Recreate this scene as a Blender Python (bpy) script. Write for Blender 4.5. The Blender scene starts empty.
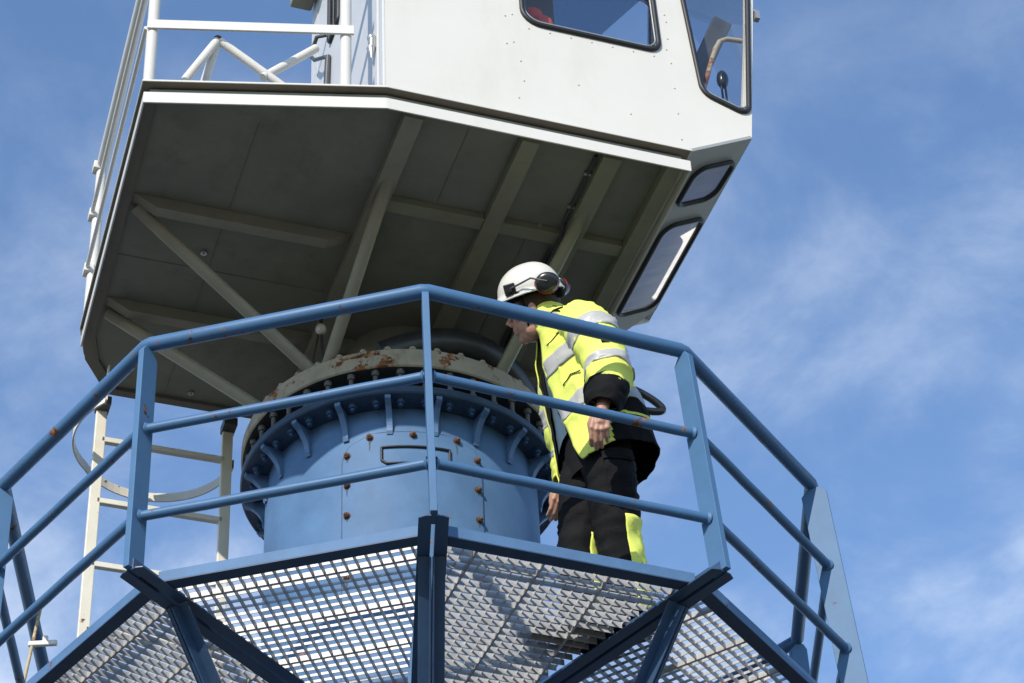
import bpy, math, random
from math import sin, cos, pi, sqrt, radians, hypot, atan2
from mathutils import Vector, Matrix, noise
from mathutils.geometry import tessellate_polygon
random.seed(7)
V = Vector
sc = bpy.context.scene
COL = sc.collection

# ------------------------------------------------------------------ helpers
class MB:
    """collects shapes and links them as ONE mesh object"""
    def __init__(s): s.v = []; s.f = []; s.sm = []; s.mi = []; s.cur = 0
    def add(s, vs, fs, smooth=False):
        o = len(s.v); s.v += [tuple(p) for p in vs]
        for f in fs: s.f.append([i + o for i in f]); s.sm.append(smooth); s.mi.append(s.cur)
    def box(s, x0, x1, y0, y1, z0, z1):
        vs = [(x, y, z) for z in (z0, z1) for y in (y0, y1) for x in (x0, x1)]
        s.add(vs, [(0, 2, 3, 1), (4, 5, 7, 6), (0, 1, 5, 4), (2, 6, 7, 3), (0, 4, 6, 2), (1, 3, 7, 5)])
    def obox(s, c, ax, ay, az, sx, sy, sz):
        c = V(c); vs = [c + V(ax) * (i * sx / 2) + V(ay) * (j * sy / 2) + V(az) * (k * sz / 2) for k in (-1, 1) for j in (-1, 1) for i in (-1, 1)]
        s.add(vs, [(0, 2, 3, 1), (4, 5, 7, 6), (0, 1, 5, 4), (2, 6, 7, 3), (0, 4, 6, 2), (1, 3, 7, 5)])
    def bar(s, p, q, w, h, up=(0, 0, 1)):
        """rectangular bar from p to q; h measured towards up, w across"""
        p, q = V(p), V(q); d = (q - p).normalized(); side = d.cross(V(up)).normalized(); u = side.cross(d)
        s.obox((p + q) / 2, d, side, u, (q - p).length, w, h)
    def tube(s, pts, r, n=14, closed=False, caps=True):
        pts = [V(p) for p in pts]; m = len(pts)
        rs = r if isinstance(r, (list, tuple)) else [r] * m
        T = []
        for i in range(m):
            a = pts[(i - 1) % m] if (closed or i > 0) else pts[i]; b = pts[(i + 1) % m] if (closed or i < m - 1) else pts[i]
            T.append((b - a).normalized())
        x = T[0].orthogonal().normalized(); vs = []
        for i in range(m):
            x = (x - T[i] * x.dot(T[i])).normalized(); y = T[i].cross(x)
            k = 1.0
            if 0 < i < m - 1 or closed:
                a = (pts[i] - pts[(i - 1) % m]).normalized(); c = max(.35, T[i].dot(a)); k = 1 / c
            bis = None
            for j in range(n):
                t = 2 * pi * j / n; vs.append(pts[i] + (x * cos(t) + y * sin(t)) * rs[i])
        fs = []
        for i in range(m if closed else m - 1):
            for j in range(n):
                a = i * n + j; b = i * n + (j + 1) % n; c2 = ((i + 1) % m) * n
                fs.append((a, b, c2 + (j + 1) % n, c2 + j))
        s.add(vs, fs, True)
        if caps and not closed:
            s.add([vs[j] for j in range(n)], [list(range(n))[::-1]]); s.add([vs[(m - 1) * n + j] for j in range(n)], [list(range(n))])
    def lathe(s, c, prof, n=96, a0=0, a1=2 * pi, smooth=True, ax=None):
        """profile of (r, z) turned about a vertical axis through c; every profile segment is its own strip"""
        c = V(c); full = abs(a1 - a0 - 2 * pi) < 1e-6
        for (r0, z0), (r1, z1) in zip(prof, prof[1:]):
            vs = []
            m = n if full else n + 1
            for j in range(m):
                t = a0 + (a1 - a0) * j / n
                for r, z in ((r0, z0), (r1, z1)): vs.append(c + V((r * sin(t), -r * cos(t), z)))
            fs = []
            for j in range(n):
                k = (j + 1) % m; fs.append((2 * j, 2 * k, 2 * k + 1, 2 * j + 1))
            s.add(vs, fs, smooth)
    def sphere(s, c, r, n=14, m=9, mat=None):
        c = V(c); R = r if isinstance(r, (list, tuple)) else (r, r, r); vs = []; fs = []
        for i in range(m + 1):
            a = pi * i / m
            for j in range(n):
                t = 2 * pi * j / n; p = V((R[0] * sin(a) * cos(t), R[1] * sin(a) * sin(t), R[2] * cos(a)))
                vs.append(c + (mat @ p if mat else p))
        for i in range(m):
            for j in range(n): fs.append((i * n + j, (i + 1) * n + j, (i + 1) * n + (j + 1) % n, i * n + (j + 1) % n))
        s.add(vs, fs, True)
    def prism(s, poly, z0, z1):
        n = len(poly); vs = [(p[0], p[1], z0) for p in poly] + [(p[0], p[1], z1) for p in poly]
        s.add(vs, [list(range(n))[::-1], list(range(n, 2 * n))] + [(i, (i + 1) % n, n + (i + 1) % n, n + i) for i in range(n)])
    def panel(s, outer, holes, o, e1, e2, th):
        """flat panel with holes in the plane o + a*e1 + b*e2; thickness th to the side of e1 x e2"""
        o, e1, e2 = V(o), V(e1), V(e2); nn = e1.cross(e2).normalized()
        loops = [outer] + holes
        flat = [p for l in loops for p in l]
        tris = tessellate_polygon([[V((p[0], p[1], 0)) for p in l] for l in loops])
        vs = [o + e1 * p[0] + e2 * p[1] for p in flat]; n = len(vs)
        vs2 = vs + [p + nn * th for p in vs]; fs = []
        for a, b, c in tris: fs.append((a, b, c)); fs.append((n + c, n + b, n + a))
        k = 0
        for l in loops:
            m = len(l)
            for i in range(m):
                a, b = k + i, k + (i + 1) % m; fs.append((a, b, n + b, n + a))
            k += m
        s.add(vs2, fs)
    def grid(s, rows, closed=True, smooth=True):
        m = len(rows); n = len(rows[0]); vs = [p for r in rows for p in r]; fs = []
        for i in range(m - 1):
            for j in range(n if closed else n - 1):
                fs.append((i * n + j, (i + 1) * n + j, (i + 1) * n + (j + 1) % n, i * n + (j + 1) % n))
        s.add(vs, fs, smooth)
    def build(s, name, mat, parent=None, bevel=0, segs=2, solid=0, recalc=True):
        import bmesh
        me = bpy.data.meshes.new(name); me.from_pydata(s.v, [], s.f)
        me.polygons.foreach_set('use_smooth', s.sm); me.polygons.foreach_set('material_index', s.mi)
        for m in (mat if isinstance(mat, (list, tuple)) else [mat]): me.materials.append(m)
        if recalc:
            bm = bmesh.new(); bm.from_mesh(me); bmesh.ops.recalc_face_normals(bm, faces=bm.faces); bm.to_mesh(me); bm.free()
        me.update()
        o = bpy.data.objects.new(name, me); COL.objects.link(o)
        if parent: o.parent = parent
        if bevel:
            b = o.modifiers.new('bevel', 'BEVEL'); b.width = bevel; b.segments = segs; b.limit_method = 'ANGLE'; b.angle_limit = radians(50)
        if solid:
            b = o.modifiers.new('thickness', 'SOLIDIFY'); b.thickness = solid; b.offset = 0
        return o

def tag(o, label=None, cat=None, group=None, kind=None):
    if label: o['label'] = label
    if cat: o['category'] = cat
    if group: o['group'] = group
    if kind: o['kind'] = kind
    return o
def thing(name, label, cat, loc=(0, 0, 0), rz=0, group=None):
    o = bpy.data.objects.new(name, None); COL.objects.link(o); o.location = loc; o.rotation_euler = (0, 0, rz); o.empty_display_size = .2
    return tag(o, label, cat, group)
def dup(o, parent, mat=None):
    """a copy of a part (and its sub-parts) under parent, optionally with its own matrix"""
    c = o.copy(); COL.objects.link(c); c.parent = parent
    if mat is not None: c.matrix_local = mat
    for ch in list(o.children): dup(ch, c)
    return c
def rounded(poly, rad, k=6):
    n = len(poly); out = []
    for i in range(n):
        p = V(poly[i]); a = V(poly[i - 1]); b = V(poly[(i + 1) % n]); r = rad[i] if isinstance(rad, (list, tuple)) else rad
        u = (a - p).normalized(); w = (b - p).normalized(); ang = u.angle(w); t = r / math.tan(ang / 2)
        t = min(t, .48 * (a - p).length, .48 * (b - p).length); rr = t * math.tan(ang / 2)
        c = p + (u + w).normalized() * (rr / sin(ang / 2))
        s0 = p + u * t - c; s1 = p + w * t - c
        a0 = atan2(s0.y, s0.x); a1 = atan2(s1.y, s1.x); d = (a1 - a0 + pi) % (2 * pi) - pi
        for j in range(k + 1): out.append((c.x + rr * cos(a0 + d * j / k), c.y + rr * sin(a0 + d * j / k)))
    return out

# ------------------------------------------------------------------ materials
def nodes(m):
    m.use_nodes = True; nt = m.node_tree; return nt, nt.nodes, nt.links, nt.nodes['Principled BSDF']
def paint(name, rgb, rough=.45, rust=0.0, var=.10, scale=6, spec=.5, bump=.15, dirt=0.0, rust_scale=9, bscale=60, metal=0, dirt_rgb=(.10, .085, .065)):
    m = bpy.data.materials.new(name); nt, N, L, b = nodes(m)
    tc = N.new('ShaderNodeTexCoord')
    n1 = N.new('ShaderNodeTexNoise'); n1.inputs['Scale'].default_value = scale; n1.inputs['Detail'].default_value = 6; n1.inputs['Roughness'].default_value = .65
    L.new(tc.outputs['Object'], n1.inputs['Vector'])
    r1 = N.new('ShaderNodeMapRange'); r1.inputs[1].default_value = .3; r1.inputs[2].default_value = .7; r1.inputs[3].default_value = 1 - var; r1.inputs[4].default_value = 1 + var
    L.new(n1.outputs[0], r1.inputs[0])
    mul = N.new('ShaderNodeVectorMath'); mul.operation = 'SCALE'; mul.inputs[0].default_value = rgb; L.new(r1.outputs[0], mul.inputs['Scale'])
    col = mul.outputs[0]
    if dirt:
        mp = N.new('ShaderNodeMapping'); mp.inputs['Scale'].default_value = (1, 1, .28); L.new(tc.outputs['Object'], mp.inputs[0])
        n3 = N.new('ShaderNodeTexNoise'); n3.inputs['Scale'].default_value = scale * 1.7; n3.inputs['Detail'].default_value = 8; n3.inputs['Roughness'].default_value = .7; L.new(mp.outputs[0], n3.inputs['Vector'])
        r3 = N.new('ShaderNodeMapRange'); r3.inputs[1].default_value = .52; r3.inputs[2].default_value = .8; r3.inputs[4].default_value = dirt; L.new(n3.outputs[0], r3.inputs[0])
        mx = N.new('ShaderNodeMix'); mx.data_type = 'RGBA'; L.new(r3.outputs[0], mx.inputs['Factor']); L.new(col, mx.inputs['A']); mx.inputs['B'].default_value = (*dirt_rgb, 1); col = mx.outputs['Result']
    if rust:
        n2 = N.new('ShaderNodeTexNoise'); n2.inputs['Scale'].default_value = rust_scale; n2.inputs['Detail'].default_value = 9; n2.inputs['Roughness'].default_value = .72; L.new(tc.outputs['Object'], n2.inputs['Vector'])
        r2 = N.new('ShaderNodeMapRange'); r2.inputs[1].default_value = .76 - rust * .25; r2.inputs[2].default_value = .79 - rust * .25; L.new(n2.outputs[0], r2.inputs[0])
        mx = N.new('ShaderNodeMix'); mx.data_type = 'RGBA'; L.new(r2.outputs[0], mx.inputs['Factor']); L.new(col, mx.inputs['A'])
        rr = N.new('ShaderNodeValToRGB'); rr.color_ramp.elements[0].color = (.05, .02, .01, 1); rr.color_ramp.elements[1].color = (.32, .13, .045, 1); rr.color_ramp.elements[0].position = .35; rr.color_ramp.elements[1].position = .65
        n5 = N.new('ShaderNodeTexNoise'); n5.inputs['Scale'].default_value = rust_scale * 6; L.new(tc.outputs['Object'], n5.inputs['Vector']); L.new(n5.outputs[0], rr.inputs[0])
        L.new(rr.outputs[0], mx.inputs['B']); col = mx.outputs['Result']
        rg = N.new('ShaderNodeMapRange'); rg.inputs[3].default_value = rough; rg.inputs[4].default_value = .9; L.new(r2.outputs[0], rg.inputs[0]); L.new(rg.outputs[0], b.inputs['Roughness'])
    else: b.inputs['Roughness'].default_value = rough
    L.new(col, b.inputs['Base Color']); b.inputs['Specular IOR Level'].default_value = spec; b.inputs['Metallic'].default_value = metal
    if bump:
        n4 = N.new('ShaderNodeTexNoise'); n4.inputs['Scale'].default_value = bscale; n4.inputs['Detail'].default_value = 4; L.new(tc.outputs['Object'], n4.inputs['Vector'])
        bp = N.new('ShaderNodeBump'); bp.inputs['Strength'].default_value = bump; bp.inputs['Distance'].default_value = .004; L.new(n4.outputs[0], bp.inputs['Height']); L.new(bp.outputs[0], b.inputs['Normal'])
    return m
def glass(name, tint=(.955, .965, .975), refl=.04):
    m = bpy.data.materials.new(name); m.use_nodes = True; nt = m.node_tree; N, L = nt.nodes, nt.links; N.remove(N['Principled BSDF'])
    tr = N.new('ShaderNodeBsdfTransparent'); tr.inputs[0].default_value = (*tint, 1)
    gl = N.new('ShaderNodeBsdfGlossy'); gl.inputs['Roughness'].default_value = .02; gl.inputs[0].default_value = (.9, .95, 1, 1)
    lw = N.new('ShaderNodeLayerWeight'); lw.inputs[0].default_value = .5
    pw = N.new('ShaderNodeMath'); pw.operation = 'POWER'; pw.inputs[1].default_value = 4; L.new(lw.outputs['Facing'], pw.inputs[0])
    ad = N.new('ShaderNodeMath'); ad.operation = 'ADD'; ad.inputs[1].default_value = refl; ad.use_clamp = True; L.new(pw.outputs[0], ad.inputs[0])
    mx = N.new('ShaderNodeMixShader'); L.new(ad.outputs[0], mx.inputs[0]); L.new(tr.outputs[0], mx.inputs[1]); L.new(gl.outputs[0], mx.inputs[2])
    L.new(mx.outputs[0], N['Material Output'].inputs[0]); return m
def frosted(name):
    m = bpy.data.materials.new(name); m.use_nodes = True; nt = m.node_tree; N, L = nt.nodes, nt.links; b = N['Principled BSDF']
    tc = N.new('ShaderNodeTexCoord'); mp = N.new('ShaderNodeMapping'); mp.inputs['Scale'].default_value = (2, 14, 2); L.new(tc.outputs['Object'], mp.inputs[0])
    n = N.new('ShaderNodeTexNoise'); n.inputs['Scale'].default_value = 2.2; n.inputs['Detail'].default_value = 3; L.new(mp.outputs[0], n.inputs['Vector'])
    r = N.new('ShaderNodeValToRGB'); r.color_ramp.elements[0].position = .3; r.color_ramp.elements[0].color = (.80, .82, .84, 1); r.color_ramp.elements[1].position = .72; r.color_ramp.elements[1].color = (.97, .97, .96, 1); L.new(n.outputs[0], r.inputs[0])
    tl = N.new('ShaderNodeBsdfTranslucent'); L.new(r.outputs[0], tl.inputs[0]); L.new(r.outputs[0], b.inputs['Base Color']); b.inputs['Roughness'].default_value = .25
    mx = N.new('ShaderNodeMixShader'); mx.inputs[0].default_value = .95; L.new(b.outputs[0], mx.inputs[1]); L.new(tl.outputs[0], mx.inputs[2]); L.new(mx.outputs[0], N['Material Output'].inputs[0])
    return m
def cloth(name, rgb, rough=.8, var=.08, bump=.25, scale=30, spec=.2):
    return paint(name, rgb, rough, 0, var, scale * .3, spec, bump, 0, 9, scale * 3)

BLUE = paint('blue_paint', (.086, .172, .312), .6, .50, .13, 5, .25, .18, .32, 6, 45, dirt_rgb=(.08, .13, .2))
BLUE_RAIL = paint('blue_rail_paint', (.058, .14, .27), .45, .62, .08, 9, .3, .04, .14, 8, 30, dirt_rgb=(.06, .1, .17))
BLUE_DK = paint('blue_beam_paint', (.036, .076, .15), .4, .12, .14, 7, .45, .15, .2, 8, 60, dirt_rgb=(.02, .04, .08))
WHITE = paint('white_cab_paint', (.66, .635, .575), .35, .12, .03, 2, .4, .05, .30, 9, 14, dirt_rgb=(.50, .455, .37))
BACKW = paint('white_door_paint', (.58, .59, .60), .4, .05, .03, 2, .4, .03, .06, 12, 20)
UNDER = paint('grey_underside_paint', (.225, .225, .178), .6, .30, .14, 3, .3, .06, .55, 9, 30, dirt_rgb=(.09, .085, .07))
BEAM = paint('beige_beam_paint', (.30, .28, .215), .5, .12, .10, 5, .4, .08, .3, 8, 40, dirt_rgb=(.16, .14, .10))
BEIGE = paint('beige_ring_paint', (.35, .30, .215), .6, .88, .18, 7, .35, .25, .85, 6, 50, dirt_rgb=(.14, .10, .06))
CREAM = paint('cream_ladder_paint', (.70, .66, .55), .45, .55, .06, 6, .4, .08, .15, 10, 40, dirt_rgb=(.3, .22, .12))
RAILW = paint('white_rail_paint', (.64, .62, .57), .4, .36, .04, 5, .4, .06, .1, 9, 40, dirt_rgb=(.4, .3, .2))
GALV = paint('galvanised_steel', (.42, .42, .415), .45, .05, .25, 16, .5, .05, .15, 9, 60, metal=.1, dirt_rgb=(.2, .18, .15))
STEEL_DK = paint('dark_steel', (.055, .06, .065), .45, .15, .2, 8, .5, .1, .2, 10)
BOLT_RUST = paint('rusty_bolt', (.13, .08, .055), .8, .5, .4, 30, .3, .3, 0, 40)
RUST = paint('rust', (.13, .055, .025), .9, .3, .5, 30, .2, .4, 0, 40)
RUBBER = paint('black_rubber', (.015, .015, .016), .5, 0, .1, 20, .5, .05)
INTERIOR = paint('cab_lining', (.30, .31, .335), .6, 0, .08, 4, .3, .03)
ALU = paint('bare_metal', (.5, .49, .47), .3, .05, .1, 12, .5, .05, metal=.7)
GLASS = glass('window_glass')
FROST = frosted('frosted_window')
YEL = paint('hi_vis_yellow', (.76, .82, .16), .7, 0, .06, 7, .2, .25, .28, bscale=110, dirt_rgb=(.42, .43, .16))
YEL2 = cloth('hi_vis_lining', (.55, .58, .22), .8, .08, .2, 25)
REFL = cloth('reflective_tape', (.45, .44, .42), .42, .06, .12, 40, .5)
BLACK = cloth('black_fabric', (.0095, .0095, .0105), .8, .3, .6, 30, .12)
GREYB = cloth('blue_grey_fabric', (.09, .14, .19), .85, .1, .3, 30)
HELM = paint('white_helmet_plastic', (.68, .66, .61), .22, 0, .02, 6, .5, .01, .06, dirt_rgb=(.5, .45, .36))
PLAST = paint('black_plastic', (.016, .017, .018), .28, 0, .1, 20, .5, .02)
RED = paint('red_plastic', (.52, .025, .02), .35, 0, .06, 10, .5, .02)
SEAT = paint('red_seat_cover', (.55, .09, .06), .7, 0, .08, 12, .3, .1)
SKIN = paint('skin', (.44, .235, .165), .5, 0, .12, 22, .4, .12, .15, bscale=120, dirt_rgb=(.42, .16, .11))
HAIR = paint('brown_hair', (.045, .028, .018), .6, 0, .3, 60, .3, .3)

# ------------------------------------------------------------------ camera, light, sky
cd = bpy.data.cameras.new('camera'); cam = bpy.data.objects.new('camera', cd); COL.objects.link(cam); sc.camera = cam
TH, RO = .704, -.0527
fw = V((0, cos(TH), sin(TH))); r0 = V((1, 0, 0)); u0 = V((0, -sin(TH), cos(TH)))
R_ = r0 * cos(RO) + u0 * sin(RO); U_ = -r0 * sin(RO) + u0 * cos(RO)
M = Matrix((R_, U_, -fw)).transposed().to_4x4(); M.translation = V((.4794, -9.167, -5.4224)); cam.matrix_world = M
cd.sensor_width = 36; cd.lens = 2509.56 / 1024 * 36; cd.clip_start = .1; cd.clip_end = 5000

SUN_EL, SUN_AZ = 31.0, -21.0            # azimuth from -y towards +x
sd = V((sin(radians(SUN_AZ)) * cos(radians(SUN_EL)), -cos(radians(SUN_AZ)) * cos(radians(SUN_EL)), sin(radians(SUN_EL))))
sl = bpy.data.lights.new('sun', 'SUN'); so = bpy.data.objects.new('sun', sl); COL.objects.link(so)
sl.energy = 2.6; sl.angle = radians(.53); sl.color = (1, .93, .82); so.rotation_euler = sd.to_track_quat('Z', 'Y').to_euler(); so.location = sd * 40
w = bpy.data.worlds.new('World'); sc.world = w; w.use_nodes = True; N, L = w.node_tree.nodes, w.node_tree.links
bg = N['Background']; sky = N.new('ShaderNodeTexSky'); sky.sky_type = 'NISHITA'; sky.sun_disc = False
sky.sun_elevation = radians(SUN_EL); sky.sun_rotation = radians(180 - SUN_AZ); sky.air_density = 1.0; sky.dust_density = .05; sky.ozone_density = 4.0
L.new(sky.outputs[0], bg.inputs[0]); bg.inputs[1].default_value = .132
tc = N.new('ShaderNodeTexCoord'); mp = N.new('ShaderNodeMapping'); mp.inputs['Scale'].default_value = (1, 1, 1.5); mp.inputs['Rotation'].default_value = (.3, .5, .2); mp.inputs['Location'].default_value = (.37, .1, .05)
L.new(tc.outputs['Generated'], mp.inputs[0])
n1 = N.new('ShaderNodeTexNoise'); n1.inputs['Scale'].default_value = 11; n1.inputs['Detail'].default_value = 11; n1.inputs['Roughness'].default_value = .6; n1.inputs['Distortion'].default_value = .22; L.new(mp.outputs[0], n1.inputs['Vector'])
n2 = N.new('ShaderNodeTexNoise'); n2.inputs['Scale'].default_value = 5.0; n2.inputs['Detail'].default_value = 3; L.new(mp.outputs[0], n2.inputs['Vector'])
mu = N.new('ShaderNodeMath'); mu.operation = 'MULTIPLY'; L.new(n1.outputs[0], mu.inputs[0]); L.new(n2.outputs[0], mu.inputs[1])
rp = N.new('ShaderNodeMapRange'); rp.interpolation_type = 'SMOOTHSTEP'; rp.inputs[1].default_value = .18; rp.inputs[2].default_value = .47; rp.inputs[4].default_value = .58; L.new(mu.outputs[0], rp.inputs[0])
# thin cloud gets denser towards the horizon, as real cloud sheets do
sx = N.new('ShaderNodeSeparateXYZ'); L.new(tc.outputs['Generated'], sx.inputs[0])
hz = N.new('ShaderNodeMapRange'); hz.inputs[1].default_value = .74; hz.inputs[2].default_value = .52; hz.inputs[3].default_value = .2; hz.inputs[4].default_value = 1.15; L.new(sx.outputs['Z'], hz.inputs[0])
m2 = N.new('ShaderNodeMath'); m2.operation = 'MULTIPLY'; m2.use_clamp = True; L.new(rp.outputs[0], m2.inputs[0]); L.new(hz.outputs[0], m2.inputs[1])
bg2 = N.new('ShaderNodeBackground'); bg2.inputs[0].default_value = (.84, .91, 1, 1); bg2.inputs[1].default_value = .72
mxs = N.new('ShaderNodeMixShader'); L.new(m2.outputs[0], mxs.inputs[0]); L.new(bg.outputs[0], mxs.inputs[1]); L.new(bg2.outputs[0], mxs.inputs[2]); L.new(mxs.outputs[0], N['World Output'].inputs[0])
vs_ = sc.view_settings; vs_.view_transform = 'Standard'; vs_.look = 'None'; vs_.gamma = 1; vs_.exposure = .84; vs_.use_curve_mapping = False
sc.render.engine = 'CYCLES'
sc.cycles.use_denoising = True

# ------------------------------------------------------------------ ground
GZ = -7.1
g = MB(); g.add([(-600, -600, GZ), (600, -600, GZ), (600, 600, GZ), (-600, 600, GZ)], [(0, 1, 2, 3)])
tag(g.build('ground', paint('quay_concrete', (.125, .112, .09), .9, 0, .25, .4, .3, .2, .4)), kind='structure')

# ------------------------------------------------------------------ tower column
AX, AY = -.06, 0.0
tower = thing('tower_column', 'stout round blue steel tower column with bolted flange and gussets under the white cab', 'tower', (AX, AY, GZ))
ZT = -GZ                                  # local z of world zero
RC, RF, ZF0, ZF1 = .62, .735, 1.485, 1.525
def cz(z): return z + ZT
m = MB(); m.lathe((0, 0, 0), [(RC, 0), (RC, cz(ZF0))], 128); m.build('column_shell', BLUE, tower)
m = MB(); m.lathe((0, 0, 0), [(.95, 0), (.95, .06), (RC, .06)], 96); m.build('base_flange', BLUE_DK, tower)
m = MB(); m.lathe((0, 0, 0), [(RC - .02, cz(ZF0)), (RF - .006, cz(ZF0)), (RF, cz(ZF0) + .006), (RF, cz(ZF1) - .004), (RF - .004, cz(ZF1)), (.5, cz(ZF1))], 160)
m.build('top_flange', paint('flange_paint', (.033, .062, .11), .5, .3, .25, 8, .4, .25, .5, 9, dirt_rgb=(.03, .03, .03)), tower)
ZR0, ZR1 = 1.635, 1.745
m = MB(); m.lathe((0, 0, 0), [(.60, cz(ZF1)), (.60, cz(ZR0))], 120); m.build('bearing_race', STEEL_DK, tower)
m = MB(); m.lathe((0, 0, 0), [(.728, cz(ZR0)), (.735, cz(ZR0) + .006), (.735, cz(ZR0) + .066), (.722, cz(ZR0) + .072), (.722, cz(ZR1) - .004), (.716, cz(ZR1)), (.52, cz(ZR1))], 160)
ring = m.build('slewing_ring', BEIGE, tower)
m = MB(); m.lathe((0, 0, 0), [(.55, cz(ZR0) + .004), (.715, cz(ZR0) + .004), (.715, cz(ZR0)), (.728, cz(ZR0))], 128); m.build('ring_underside_shade', STEEL_DK, ring)  # dark sheet that paints in the shade under the beige ring
# gussets
def gusset():
    m = MB(); prof = []
    for i in range(9):
        t = i / 8; prof.append((RC - .004 + (RF - .012 - RC) * (1 - sin(t * pi / 2)) ** 1.0 + .018 * (1 - t) * 0, cz(ZF0) - .002 - .135 * t))
    prof = [(RF - .014, cz(ZF0) - .001), (RF - .016, cz(ZF0) - .018)] + [(RC + .012 + (RF - .03 - RC - .012) * (1 - t) ** 2.2, cz(ZF0) - .018 - .115 * t) for t in [i / 8 for i in range(1, 9)]] + [(RC + .006, cz(ZF0) - .146)]
    poly = [(RC - .006, cz(ZF0) - .001)] + prof + [(RC - .006, cz(ZF0) - .146)]
    n = len(poly); hw = .0075
    vs = [(hw * s, -r, z) for s in (-1, 1) for r, z in poly]
    m.add(vs, [list(range(n))[::-1], list(range(n, 2 * n))] + [(i, (i + 1) % n, n + (i + 1) % n, n + i) for i in range(n)])
    # flange bead along the free edge
    pts = [V((0, -r, z)) for r, z in prof]
    for a, b in zip(pts, pts[1:]): m.bar(a, b, .024, .009, (1, 0, 0)) if False else m.bar(a, b, .026, .008, (0, -.6, -.8))
    return m
g0 = gusset().build('gusset', paint('gusset_paint', (.10, .185, .33), .5, .35, .15, 9, .3, .2, .4, 9, dirt_rgb=(.04, .06, .09)), tower)
rotm = lambda deg: Matrix.Rotation(radians(deg), 4, 'Z')
for k in range(20):
    a = -1 + 18 * k
    if k == 0: g0.matrix_local = rotm(a)
    else: dup(g0, tower, rotm(a))
def bolt_mb(r, z, down=True, R=.0185, H=.022, stud=.014):
    m = MB(); s = -1 if down else 1
    m.tube([(0, -r, z), (0, -r, z + s * H)], R, 6); m.tube([(0, -r, z + s * H), (0, -r, z + s * (H + stud))], R * .55, 8); m.tube([(0, -r, z), (0, -r, z + s * .004)], R * 1.35, 12)
    return m
def ring_of(name, mb, mat, parent, n, a0):
    o = mb.build(name, mat, parent)
    for k in range(n):
        if k == 0: o.matrix_local = rotm(a0)
        else: dup(o, parent, rotm(a0 + 360 / n * k))
ring_of('flange_bolt', bolt_mb(.682, cz(ZF0)), BLUE_DK, tower, 40, 3.5)
ring_of('ring_bolt', bolt_mb(.70, cz(ZR1), False, .016, .02, .004), BEIGE, ring, 40, -1)
st = MB(); st.tube([(0, -.70, cz(ZF1)), (0, -.70, cz(ZR0))], .011, 8); st.tube([(0, -.70, cz(ZR0) - .026), (0, -.70, cz(ZR0))], .019, 6); st.tube([(0, -.70, cz(ZF1)), (0, -.70, cz(ZF1) + .024)], .018, 6)
ring_of('clamp_stud', st, paint('stud_paint', (.10, .10, .095), .5, .35, .3, 20, .4, .2), tower, 40, 3.5)
# access hatch plate on the shell
HA0, HA1, HZ0, HZ1 = radians(-20.5), radians(37), -1.2, 1.35
hp = rounded([(HA0 * RC, HZ0), (HA1 * RC, HZ0), (HA1 * RC, HZ1), (HA0 * RC, HZ1)], [.02, .02, .13, .13], 10)
m = MB(); R1 = RC + .006
zs = [HZ0 + (HZ1 - HZ0) * i / 60 for i in range(61)]
def hspan(z):
    e = 0
    if z > HZ1 - .13: d = z - (HZ1 - .13); e = .13 - sqrt(max(0, .13 ** 2 - d ** 2))
    return (HA0 * RC + e) / RC, (HA1 * RC - e) / RC
rows = []
for z in zs:
    a, b = hspan(z); rows.append([V((R1 * sin(a + (b - a) * j / 40), -R1 * cos(a + (b - a) * j / 40), cz(z))) for j in range(41)])
m.grid(rows, closed=False)
edge = [r[0] for r in rows] + rows[-1][1:-1] + [r[-1] for r in rows[::-1]] + rows[0][1:-1][::-1]
n = len(edge); inn = [V((p.x * (RC - .002) / R1, p.y * (RC - .002) / R1, p.z)) for p in edge]
m.add(edge + inn, [(i, (i + 1) % n, n + (i + 1) % n, n + i) for i in range(n)])
hatch = m.build('hatch_plate', BLUE, tower)
m = MB()                                   # rusty seam along the plate edge
seam = [V((RC * 1.0045 * sin(a), -RC * 1.0045 * cos(a), cz(z))) for a, z in [(hspan(z)[0] - .004, z) for z in zs if z > .0] + [(hspan(HZ1)[0] + (hspan(HZ1)[1] - hspan(HZ1)[0]) * i / 14, HZ1 + .003) for i in range(1, 14)] + [(hspan(z)[1] + .004, z) for z in zs[::-1] if z > .0]]
m.tube(seam, .0035, 6)
m.build('seam', paint('seam_rust', (.06, .10, .17), .8, .62, .4, 12, .2, .3, 0, 9), hatch)
RUN = paint('rust_run_stain', (.085, .095, .11), .8, .45, .3, 30, .2, .1, .3, 14)
def shell_bolt(a, z):
    m = MB(); c, s = cos(a), sin(a)
    nrm = V((s, -c, 0)); p = V((R1 * s, -R1 * c, cz(z)))
    m.tube([p - nrm * .004, p + nrm * .003], .0165, 14); m.build('rust_washer', RUST, hatch)
    m = MB(); m.tube([p + nrm * .003, p + nrm * .016], .013, 6); m.sphere(p + nrm * .016, .009, 8, 6)
    m.build('hatch_bolt', BOLT_RUST, hatch)
    m = MB(); rr = random.Random(int(a * 1000 + z * 77)); ln = .012 + .05 * rr.random() ** 2; ro = R1 + .0012; rows = []
    for i in range(8):
        t = i / 7; wd = (.004 * (1 - t) + .0012) * (.8 + .4 * rr.random()); x0 = .002 * rr.uniform(-1, 1)
        rows.append([V((ro * sin(a + (x0 + e) / ro), -ro * cos(a + (x0 + e) / ro), cz(z - .012 - ln * t))) for e in (-wd, 0, wd)])
    m.grid(rows, closed=False); m.build('rust_run', RUN, hatch)
for z in (1.255, 1.095, .935, .775, .61, .45):
    shell_bolt(HA0 + .035, z); shell_bolt(HA1 - .035, z)
for a in (-9.1, 8.2, 26.1): shell_bolt(radians(a), HZ1 - .018)
m = MB(); R2 = RC + .011
pts = [(-4.3, 1.268), (22.9, 1.268), (22.9, 1.178), (-2.2, 1.178), (-4.3, 1.198)]
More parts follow.
